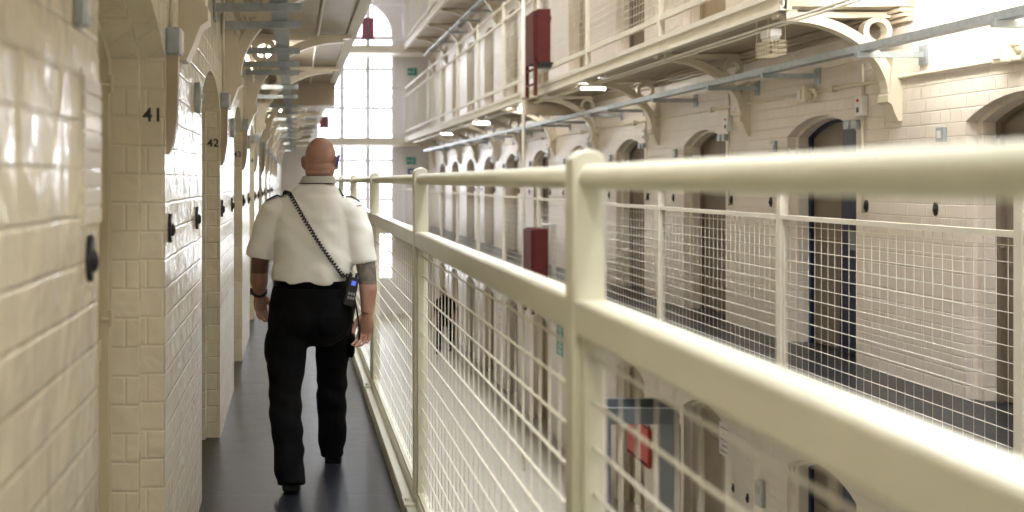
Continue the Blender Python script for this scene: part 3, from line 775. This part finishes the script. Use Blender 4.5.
# ------------------------------------------------------------------ down on the ground floor
r = thing('metal_detector', 'grey walk-through metal detector arch on the ground floor seen through the near mesh', 'metal detector', (3.93, 11.3, GZ))
for sx in (-1, 1):
    bm = B(); box(bm, sx*.385-.035, sx*.385+.035, 0, .50, .03, 2.02, .012); obj('side_panel', bm, M['detector'], r)
    bm = B(); box(bm, sx*.385-.045, sx*.385+.045, -.02, .52, 0, .03); obj('foot', bm, M['detector_dark'], r)
    bm = B(); box(bm, sx*.385+(sx*.035 if sx > 0 else -.047), sx*.385+(.047 if sx > 0 else -.035), -.01, .51, .03, 2.02, .004); obj('outer_trim', bm, M['detector_dark'], r)
bm = B()
box(bm, -.35, .35, 0, .03, 2.02, 2.20); box(bm, -.35, .35, .47, .50, 2.02, 2.20); box(bm, -.42, -.35, 0, .5, 2.02, 2.20); box(bm, .35, .42, 0, .5, 2.02, 2.20); box(bm, -.35, .35, .03, .47, 2.02, 2.05)
obj('header', bm, M['detector'], r)
bm = B(); box(bm, -.425, .425, -.005, .02, 2.195, 2.21); box(bm, -.425, .425, .48, .505, 2.195, 2.21); obj('top_edge', bm, M['galv'], r)
r = thing('fire_board', 'red board on the ground floor wall seen through the detector arch', 'board', (XR-.01, 13.9, GZ+1.15))
bm = B(); box(bm, -.05, 0, -.42, .42, -.26, .26, .008); obj('board_panel', bm, M['redbright'], r)
bm = B(); box(bm, -.056, -.05, -.40, .40, -.24, -.20); box(bm, -.056, -.05, -.05, .05, -.20, .25); obj('dark_strip', bm, M['red'], r)
def notice(label, y, z, w, h, m, rows=5):
    r = thing('wall_notice', label, 'notice', (XR, y, z), 'notices on the ground floor wall')
    bm = B(); box(bm, -.008, 0, -w/2, w/2, -h/2, h/2); obj('sheet', bm, m, r)
    bm = B()
    for q in range(rows):
        zz = h/2-h*(q+.8)/(rows+.6); box(bm, -.0095, -.008, -w*.38, w*(.38-.2*(q % 2)), zz-.008, zz+.004)
    obj('printed_lines', bm, M['ink'] if m is M['paper'] else M['paper'], r)
notice('white notice sheet on the ground floor wall right of the detector arch', 11.20, -1.33, .26, .36, M['paper'])
notice('green notice on the ground floor wall by the near post', 18.15, -1.32, .42, .55, M['green'])
notice('pale blue notice on the far ground floor wall', 23.4, -1.6, .5, 1.0, M['paper'])
r = thing('wall_intercom', 'grey intercom on the ground floor wall below the number 11', 'intercom', (XR, 10.3, -1.65))
bm = B(); box(bm, -.05, 0, -.07, .07, -.13, .13, .008); obj('intercom_body', bm, M['galv'], r)
bm = B(); box(bm, -.056, -.05, -.04, .04, .0, .09, .002); obj('speaker_grille', bm, M['greybox'], r)

# ------------------------------------------------------------------ the walking man
def remeshed(bm, vox, smooth_it=3, fac=.5):
    me = bpy.data.meshes.new('tmp'); bmesh.ops.recalc_face_normals(bm, faces=bm.faces[:]); bm.to_mesh(me); bm.free()
    o = bpy.data.objects.new('tmp', me); COL.objects.link(o)
    a = o.modifiers.new('r', 'REMESH'); a.mode = 'VOXEL'; a.voxel_size = vox; a.use_smooth_shade = True
    s = o.modifiers.new('s', 'SMOOTH'); s.factor = fac; s.iterations = smooth_it
    dg = bpy.context.evaluated_depsgraph_get(); dg.update()
    res = bpy.data.meshes.new_from_object(o.evaluated_get(dg))
    bpy.data.objects.remove(o); bpy.data.meshes.remove(me)
    return res
def mesh_obj(name, me, m, parent=None):
    me.name = name; me.materials.clear(); me.materials.append(m); me.shade_smooth()
    o = bpy.data.objects.new(name, me); COL.objects.link(o)
    if parent: o.parent = parent
    return o
def displace(me, fn):
    new = [v.co+v.normal*fn(v.co) for v in me.vertices]
    me.vertices.foreach_set('co', [x for p in new for x in p]); me.update()
def ering(c, rx, ry, n=28, p=2.3):
    out = []
    for k in range(n):
        t = 2*PI*k/n; ct, st = math.cos(t), math.sin(t)
        out.append((c[0]+rx*math.copysign(abs(ct)**(2/p), ct), c[1]+ry*math.copysign(abs(st)**(2/p), st), c[2]))
    return out
P0 = Vector((.095, 5.30, 0))
def W(x, y, z): return Vector((x, y, z))-P0     # world point -> figure space

def hand(bm, wrist, d, n, t, curl=.5, sc_=1.0):
    """palm and five fingers; d = down the hand, n = palm normal, t = towards the thumb"""
    d = d.normalized(); n = (n-d*n.dot(d)).normalized(); t = (t-d*t.dot(d)-n*t.dot(n)).normalized()
    k = .001*sc_
    rings = []
    for s, wd, th in ((-12, 27, 21), (8, 31, 19), (35, 41, 17), (65, 44, 15), (88, 42, 12), (96, 38, 9)):
        c = wrist+d*s*k
        rings.append([c+t*(wd*k*math.cos(2*PI*i/18))+n*(th*k*math.sin(2*PI*i/18)) for i in range(18)])
    loft(bm, rings)
    for off, ln, r, cv in ((31, (42, 26, 20), 9.6, .9), (10.5, (46, 30, 22), 9.8, 1.0), (-10.5, (43, 28, 21), 9.4, 1.1), (-31, (34, 21, 18), 8.3, 1.25)):
        p = wrist+d*(88*k)+t*(off*k); a = .16*cv+curl*.25; pts = [wrist+d*(62*k)+t*(off*.9*k), p]; rad = [r*k*1.02, r*k*1.04]
        tw = t*(off*.0012)
        for q, l in enumerate(ln):
            dd = (d*math.cos(a)+n*math.sin(a)+tw).normalized(); p = p+dd*(l*k); pts.append(p); rad.append(r*k*(1.0-.10*(q+1)))
            a += curl*cv*.75
        pts.append(pts[-1]+(pts[-1]-pts[-2]).normalized()*(4*k)); rad.append(r*k*.45)
        tube(bm, pts, rad, 10)
    b = wrist+d*(22*k)+t*(26*k)+n*(6*k)
    pts = [b, b+d*(26*k)+t*(17*k)+n*(9*k), b+d*(56*k)+t*(21*k)+n*(20*k), b+d*(78*k)+t*(17*k)+n*(30*k), b+d*(83*k)+t*(15*k)+n*(33*k)]
    tube(bm, pts, [14*k, 13*k, 10.5*k, 9*k, 4*k], 10)

# --- body: one continuous surface
ELL = (W(-.108, 5.31, 1.43), W(-.165, 5.345, 1.27), W(-.186, 5.37, 1.13), W(-.192, 5.43, 1.03), W(-.194, 5.485, .955))
ELR = (W(.305, 5.29, 1.43), W(.352, 5.27, 1.27), W(.376, 5.235, 1.11), W(.384, 5.20, 1.0), W(.377, 5.185, .885))
bm = B()
loft(bm, [ering(W(.095, y, z), rx, ry) for z, rx, ry, y in ((.78, .13, .10, 5.31), (.90, .165, .115, 5.30), (1.0, .165, .115, 5.30), (1.15, .155, .11, 5.31), (1.3, .17, .115, 5.315), (1.40, .17, .105, 5.315), (1.46, .14, .09, 5.315), (1.50, .09, .08, 5.32))])
tube(bm, [W(.108, 5.31, 1.42), W(.118, 5.315, 1.50), W(.128, 5.33, 1.56), W(.135, 5.345, 1.66)], [.085, .080, .0735, .070], 24)
for pts, rr in ((ELL, (.060, .056, .049, .050, .031)), (ELR, (.060, .058, .0505, .046, .032))):
    ps = []; rs = []
    for i in range(len(pts)-1):
        for q in range(4):
            f = q/4; ps.append(pts[i].lerp(pts[i+1], f)); rs.append(rr[i]*(1-f)+rr[i+1]*f)
    ps.append(pts[-1]); rs.append(rr[-1])
    tube(bm, ps, rs, 16)
LEG_L = (W(.0, 5.30, .92), W(-.03, 5.25, .72), W(-.045, 5.20, .50), W(-.032, 5.09, .28), W(-.018, 5.03, .085))
LEG_R = (W(.19, 5.31, .92), W(.203, 5.43, .72), W(.205, 5.53, .50), W(.206, 5.57, .28), W(.213, 5.60, .07))
for pts in (LEG_L, LEG_R): tube(bm, pts, [.085, .075, .058, .052, .036], 14)
# feet inside the shoes
tube(bm, [LEG_L[4], W(-.02, 5.08, .06), W(-.03, 5.18, .04)], [.036, .034, .025], 10)
tube(bm, [LEG_R[4], W(.215, 5.66, .05), W(.23, 5.75, .035)], [.036, .034, .025], 10)
hand(bm, ELL[-1], Vector((.10, .12, -1)), Vector((.60, -.78, 0)), Vector((.78, .60, .0)), .75, 1.03)
hand(bm, ELR[-1], Vector((-.10, .05, -1)), Vector((-.58, -.80, 0)), Vector((-.80, .58, 0)), .70, 1.10)
# head, turned a little to the right
HC = W(.139, 5.345, 1.70); HR = Matrix.Rotation(-.22, 4, 'Z')
def H(x, y, z): return HC+(HR @ Vector((x, y, z)))
hb = B()
ellip(hb, (0, .002, .004), (.0815, .096, .099), 28, 20)
ellip(hb, (0, .035, -.045), (.063, .070, .078), 24, 16)
ellip(hb, (0, .06, -.092), (.034, .034, .030), 16, 10)               # chin
ellip(hb, (0, .103, -.025), (.013, .020, .026), 12, 8); ellip(hb, (0, .113, -.042), (.017, .014, .012), 12, 8)   # nose
ellip(hb, (0, .096, .012), (.055, .012, .010), 16, 8)                # brow
ellip(hb, (0, .096, -.068), (.024, .010, .006), 12, 8); ellip(hb, (0, .094, -.078), (.021, .010, .007), 12, 8)   # lips
for s in (-1, 1):
    ellip(hb, (s*.032, .085, -.008), (.016, .012, .010), 12, 8)
    ellip(hb, (s*.082, -.004, -.038), (.013, .021, .034), 14, 10); tube(hb, [(s*.088, .012, -.066), (s*.094, -.012, -.051), (s*.097, -.022, -.026), (s*.094, -.012, -.004), (s*.086, .008, -.006)], .007, 8)
    ellip(hb, (s*.05, -.02, -.07), (.03, .045, .05), 14, 10)
ellip(hb, (0, -.050, -.060), (.062, .036, .045), 16, 10)              # nape
tube(hb, [(-.06, -.062, -.088), (-.03, -.080, -.090), (0, -.085, -.090), (.03, -.080, -.090), (.06, -.062, -.088)], .010, 8)
for v in hb.verts: v.co = HC+(HR @ v.co)
tmp = bpy.data.meshes.new('h'); hb.to_mesh(tmp); hb.free(); bm.from_mesh(tmp)
body_me = remeshed(bm, .0042, 4, .5)
man = mesh_obj('person', body_me, M['skin']); man.location = P0
tag(man, 'bald man in a white shirt and black trousers walking away along the walkway', 'person')

def folds(co, a, sx, sy, sz, seed=0):
    return a*(noise.noise(Vector((co.x*sx+seed, co.y*sy, co.z*sz)))+.5*noise.noise(Vector((co.x*sx*2.1, co.y*sy*2.1+seed, co.z*sz*2.3))))
# --- shirt
bm = B()
loft(bm, [ering(W(cx, y, z), rx, ry, 36, 2.4) for z, rx, ry, y, cx in (
    (1.022, .196, .140, 5.30, .096), (1.05, .212, .155, 5.30, .096), (1.10, .214, .158, 5.30, .096), (1.20, .204, .150, 5.305, .096), (1.30, .204, .146, 5.31, .096),
    (1.375, .203, .138, 5.312, .097), (1.43, .195, .122, 5.313, .098), (1.468, .172, .105, 5.314, .10), (1.50, .150, .094, 5.315, .105), (1.53, .124, .092, 5.318, .115), (1.558, .092, .090, 5.322, .122))])
def sleeve(ps, rs, end):
    pts = []; rad = []
    for i in range(len(ps)-1):
        for q in range(5):
            f = q/5; pts.append(ps[i].lerp(ps[i+1], f)); rad.append(rs[i]*(1-f)+rs[i+1]*f)
    pts.append(ps[-1]); rad.append(rs[-1])
    tube(bm, pts, rad, 24, sq=(1, .98))
sleeve((W(-.055, 5.312, 1.425), W(-.112, 5.314, 1.40), W(-.150, 5.325, 1.31), W(-.182, 5.345, 1.165)), (.078, .082, .078, .075), 0)
sleeve((W(.245, 5.305, 1.425), W(.302, 5.296, 1.395), W(.335, 5.285, 1.30), W(.366, 5.265, 1.135)), (.078, .083, .080, .077), 0)
shirt_me = remeshed(bm, .0065, 14, .5)
def shirt_fold(c):
    z = c.z; f = folds(c, .007, 5, 5, 9, 3)
    if z < 1.18: f += .008*math.sin(c.x*42+4*noise.noise(c*4))*max(0, (1.18-z)/.16)*(1 if z > 1.03 else .3)
    f += .009*noise.noise(Vector(((c.x+c.z)*10, c.y*4, (c.x-c.z)*4)))
    return f
displace(shirt_me, shirt_fold)
shirt = mesh_obj('shirt', shirt_me, M['shirt'], man)
bm = B()
loft(bm, [ering(W(.124+.006*t, 5.322+.008*t, 1.558+.038*t), .099-.014*t, .097-.013*t, 28, 2.0) for t in (0, .5, 1)], cap=False)
bmesh.ops.solidify(bm, geom=bm.faces[:], thickness=.007)
obj('collar', bm, M['shirt'], shirt)
bm = B(); tube(bm, [W(.123+.1005*math.cos(t), 5.321+.0985*math.sin(t), 1.5575) for t in [2*PI*i/32 for i in range(33)]], .0028, 6); obj('neck_cord', bm, M['black'], shirt, True)
# --- trousers
bm = B()
loft(bm, [ering(W(.095, y, z), rx, ry, 32, 2.4) for z, rx, ry, y in ((.70, .10, .085, 5.31), (.76, .19, .13, 5.305), (.84, .222, .15, 5.30), (.93, .222, .155, 5.295), (1.0, .212, .152, 5.298), (1.045, .203, .147, 5.30))])
def leg(ps, rs):
    pts = []; rad = []
    for i in range(len(ps)-1):
        for q in range(5):
            f = q/5; pts.append(ps[i].lerp(ps[i+1], f)); rad.append(rs[i]*(1-f)+rs[i+1]*f)
    pts.append(ps[-1]); rad.append(rs[-1]); tube(bm, pts, rad, 24)
leg((W(-.015, 5.30, .92), W(-.038, 5.25, .70), W(-.05, 5.20, .50), W(-.038, 5.10, .29), W(-.020, 5.02, .046)), (.118, .108, .090, .082, .072))
leg((W(.205, 5.31, .92), W(.208, 5.42, .70), W(.206, 5.53, .50), W(.206, 5.57, .28), W(.212, 5.60, .035)), (.118, .100, .083, .084, .070))
ellip(bm, W(-.128, 5.24, .70), (.035, .07, .095)); ellip(bm, W(.305, 5.40, .71), (.025, .07, .095))
ellip(bm, W(-.10, 5.19, .60), (.045, .06, .12))
ellip(bm, W(.02, 5.20, .87), (.10, .075, .13)); ellip(bm, W(.175, 5.205, .87), (.10, .075, .13))
tr_me = remeshed(bm, .0065, 14, .5)
def tr_fold(c):
    f = folds(c, .008, 5, 5, 8, 11)
    if c.z < .62: f += .004*math.sin(c.z*45+5*noise.noise(c*4))*min(1, (.62-c.z)/.2)
    return f
displace(tr_me, tr_fold)
trousers = mesh_obj('trousers', tr_me, M['trousers'], man)
bm = B(); loft(bm, [ering(W(.095, 5.30, z), .2085, .1525, 40, 2.4) for z in (1.012, 1.05)], cap=False); bmesh.ops.solidify(bm, geom=bm.faces[:], thickness=.005)
obj('belt', bm, M['black'], man, True)
# --- shoes
def shoe(name, heel, ang, pitch):
    bm = B(); rings = []
    for y, w, z0, z1 in ((0, .034, .008, .085), (.012, .042, .002, .098), (.05, .044, .0, .105), (.10, .039, .0, .10), (.15, .045, .0, .075), (.20, .049, .0, .060), (.25, .044, .002, .048), (.28, .030, .008, .036), (.29, .012, .014, .026)):
        ring = []
        for i in range(16):
            t = 2*PI*i/16; ct, st = math.cos(t), math.sin(t)
            ring.append((w*math.copysign(abs(ct)**.8, ct), y, (z0+z1)/2+(z1-z0)/2*math.copysign(abs(st)**.75, st)))
        rings.append(ring)
    loft(bm, rings)
    sb = B(); prism(sb, [(-.040, -.004), (.040, -.004), (.046, .06), (.040, .11), (.050, .19), (.046, .25), (.028, .285), (-.022, .285), (-.040, .25), (-.046, .19), (-.038, .11), (-.046, .06)], 'z', -.018, .010)
    Mx = Matrix.Translation(heel) @ Matrix.Rotation(ang, 4, 'Z') @ Matrix.Rotation(pitch, 4, 'X')
    for b_ in (bm, sb):
        for v in b_.verts: v.co = Mx @ v.co
    s = obj(name, bm, M['shoe'], man, True); obj('sole', sb, M['shoe'], s)
shoe('shoe', W(-.018, 4.980, .044), -.02, -.12)
shoe('shoe', W(.213, 5.555, .0185), -.06, .0)
# --- watch on the left wrist, glasses, epaulettes
c = ELL[-1]+Vector((0, -.003, .01)); ax = (ELL[-1]-ELL[-2]).normalized(); a_, b_ = ring_frame(ax)
bm = B(); tube(bm, [c+(a_*math.cos(t)+b_*math.sin(t))*.037 for t in [2*PI*i/24 for i in range(25)]], .010, 8, sq=(1, 1)); wt = obj('wristwatch', bm, M['black'], man, True)
bm = B(); tube(bm, [c-a_*.036, c-a_*.05], [.021, .019], 14); obj('watch_case', bm, M['black'], wt, True)
bm = B()
for s in (-1, 1):
    tube(bm, [H(s*.092, -.038, -.055), H(s*.101, -.020, -.012), H(s*.099, .01, .004), H(s*.079, .092, .006)], .0065 if s > 0 else .0018, 6)
    tube(bm, [H(s*.036+.028*math.cos(t), .112-.004*abs(math.cos(t)), -.008+.020*math.sin(t)) for t in [2*PI*i/16 for i in range(17)]], .0022, 6)
tube(bm, [H(-.009, .115, -.004), H(.009, .115, -.004)], .0022, 6)
obj('glasses', bm, M['specs'], man, True)
bvh = BVHTree.FromPolygons([v.co.copy() for v in shirt_me.vertices], [p.vertices[:] for p in shirt_me.polygons])
for s in (-1, 1):
    x0, x1 = (.02, -.055-.095) if s < 0 else (.195, .350)
    x0 = -.035 if s < 0 else .235
    bm = B(); top = []
    for i in range(7):
        x = x0+(x1-x0)*i/6; row = []
        for j in range(4):
            y = 5.285+.055*j/3-.005
            h = bvh.ray_cast(W(x, y, 1.8), Vector((0, 0, -1)))
            row.append((h[0] if h[0] else W(x, y, 1.44))+Vector((0, 0, .007)))
        top.append(row)
    V = [[bm.verts.new(p) for p in row] for row in top]
    for i in range(6):
        for j in range(3): bm.faces.new((V[i][j], V[i+1][j], V[i+1][j+1], V[i][j+1]))
    bmesh.ops.solidify(bm, geom=bm.faces[:], thickness=.008)
    obj('epaulette', bm, M['navy_cloth'], shirt)

# --- radio with its coiled cord, and a key chain
rad = thing('two_way_radio', 'black handheld radio on a coiled cord slung across the back of the white shirt', 'radio', P0)
RC = W(.288, 5.165, 1.00); RM = Matrix.Translation(RC) @ Matrix.Rotation(.45, 4, 'Z') @ Matrix.Rotation(.22, 4, 'Y')
def rbox(name, x0, x1, y0, y1, z0, z1, m, bev=.004):
    b2 = B(); box(b2, x0, x1, y0, y1, z0, z1, bev)
    for v in b2.verts: v.co = RM @ v.co
    return obj(name, b2, m, rad)
rbox('radio_body', -.031, .031, -.018, .022, -.075, .075, M['black'], .007)
rbox('display', -.013, .013, -.0195, -.018, .032, .056, M['screen'], 0)
for q in range(6): rbox('key', -.02+.015*(q % 3), -.010+.015*(q % 3), -.021, -.018, -.018-.022*(q//3), -.004-.022*(q//3), M['greybox'], .001)
b2 = B(); tube(b2, [RM @ Vector((.018, .0, .075)), RM @ Vector((.018, 0, .10))], .007, 8); obj('aerial', b2, M['black'], rad, True)
b2 = B(); tube(b2, [RM @ Vector((-.012, 0, .075)), RM @ Vector((-.012, 0, .09))], .008, 8); obj('dial', b2, M['black'], rad, True)
path = []
A_, B_ = (-.040, 1.53), (.255, 1.075)
for i in range(61):
    f = i/60; x = A_[0]+(B_[0]-A_[0])*f; z = A_[1]+(B_[1]-A_[1])*f-.022*math.sin(PI*f)
    h = bvh.ray_cast(W(x, 4.6, z), Vector((0, 1, 0)))
    if h[0]: path.append(h[0]+Vector((0, -.014, 0)))
path.append(RM @ Vector((-.012, 0, .088)))
h = bvh.ray_cast(W(-.052, 5.30, 1.8), Vector((0, 0, -1)))
if h[0]: path.insert(0, h[0]+Vector((0, 0, .012)))
h = bvh.ray_cast(W(-.050, 5.38, 1.8), Vector((0, 0, -1)))
if h[0]: path.insert(0, h[0]+Vector((0, 0, .010)))
def helix(path, r, pitch, wire, seg=8):
    pts = [path[0]]; acc = 0.0; out = []
    L_ = [0.0]
    for a, b in zip(path[:-1], path[1:]): L_.append(L_[-1]+(b-a).length)
    n = int(L_[-1]/pitch*seg); j = 0
    for i in range(n+1):
        s = L_[-1]*i/n
        while j < len(L_)-2 and L_[j+1] < s: j += 1
        f = (s-L_[j])/max(1e-6, L_[j+1]-L_[j]); p = path[j].lerp(path[j+1], f)
        a, b = ring_frame(path[j+1]-path[j]); th = 2*PI*i/seg
        out.append(p+a*(r*math.cos(th))+b*(r*math.sin(th)))
    return out
bm = B(); tube(bm, helix(path, .0085, .0175, .0032), .0042, 5); obj('coiled_cord', bm, M['black'], rad, True)
ky = thing('key_chain', 'black key chain loop hanging from the belt at the right hip', 'key chain', P0)
bm = B(); tube(bm, [W(*p) for p in ((.295, 5.235, 1.03), (.315, 5.21, .95), (.327, 5.19, .88), (.338, 5.185, .80), (.335, 5.185, .74), (.322, 5.20, .71), (.312, 5.21, .76), (.305, 5.22, .84), (.30, 5.23, .92), (.29, 5.235, 1.02))], .0048, 6); obj('chain_loop', bm, M['black'], ky, True)
bm = B(); box(bm, *[v for p in zip(W(.285, 5.215, 1.01), W(.305, 5.245, 1.045)) for v in p], .004); obj('belt_clip', bm, M['galv'], ky)

# --- an officer in dark clothes far down on the ground floor
off = man.copy(); COL.objects.link(off); off.location = (4.22, 28.0, GZ); off.rotation_euler = (0, 0, 2.75)
off['label'] = 'far person in dark clothes on the ground floor glimpsed through the railing mesh'; off['category'] = 'person'
for ch in man.children:
    if ch.name.startswith(('wristwatch', 'glasses')): continue
    c = ch.copy(); c.data = ch.data.copy(); COL.objects.link(c); c.parent = off
    c.data.materials.clear(); c.data.materials.append(M['trousers'] if not ch.name.startswith('shoe') else M['black'])
    for g in ch.children:
        if g.name.startswith('neck_cord'): continue
        d = g.copy(); d.data = g.data.copy(); COL.objects.link(d); d.parent = c; d.data.materials.clear(); d.data.materials.append(M['black'])

sc.view_settings.view_transform = 'Standard'; sc.view_settings.look = 'None'
sc.view_settings.gamma = 1.0; sc.view_settings.exposure = 0.35; sc.view_settings.use_curve_mapping = False
sc.cycles.use_denoising = True
sc.cycles.max_bounces = 8
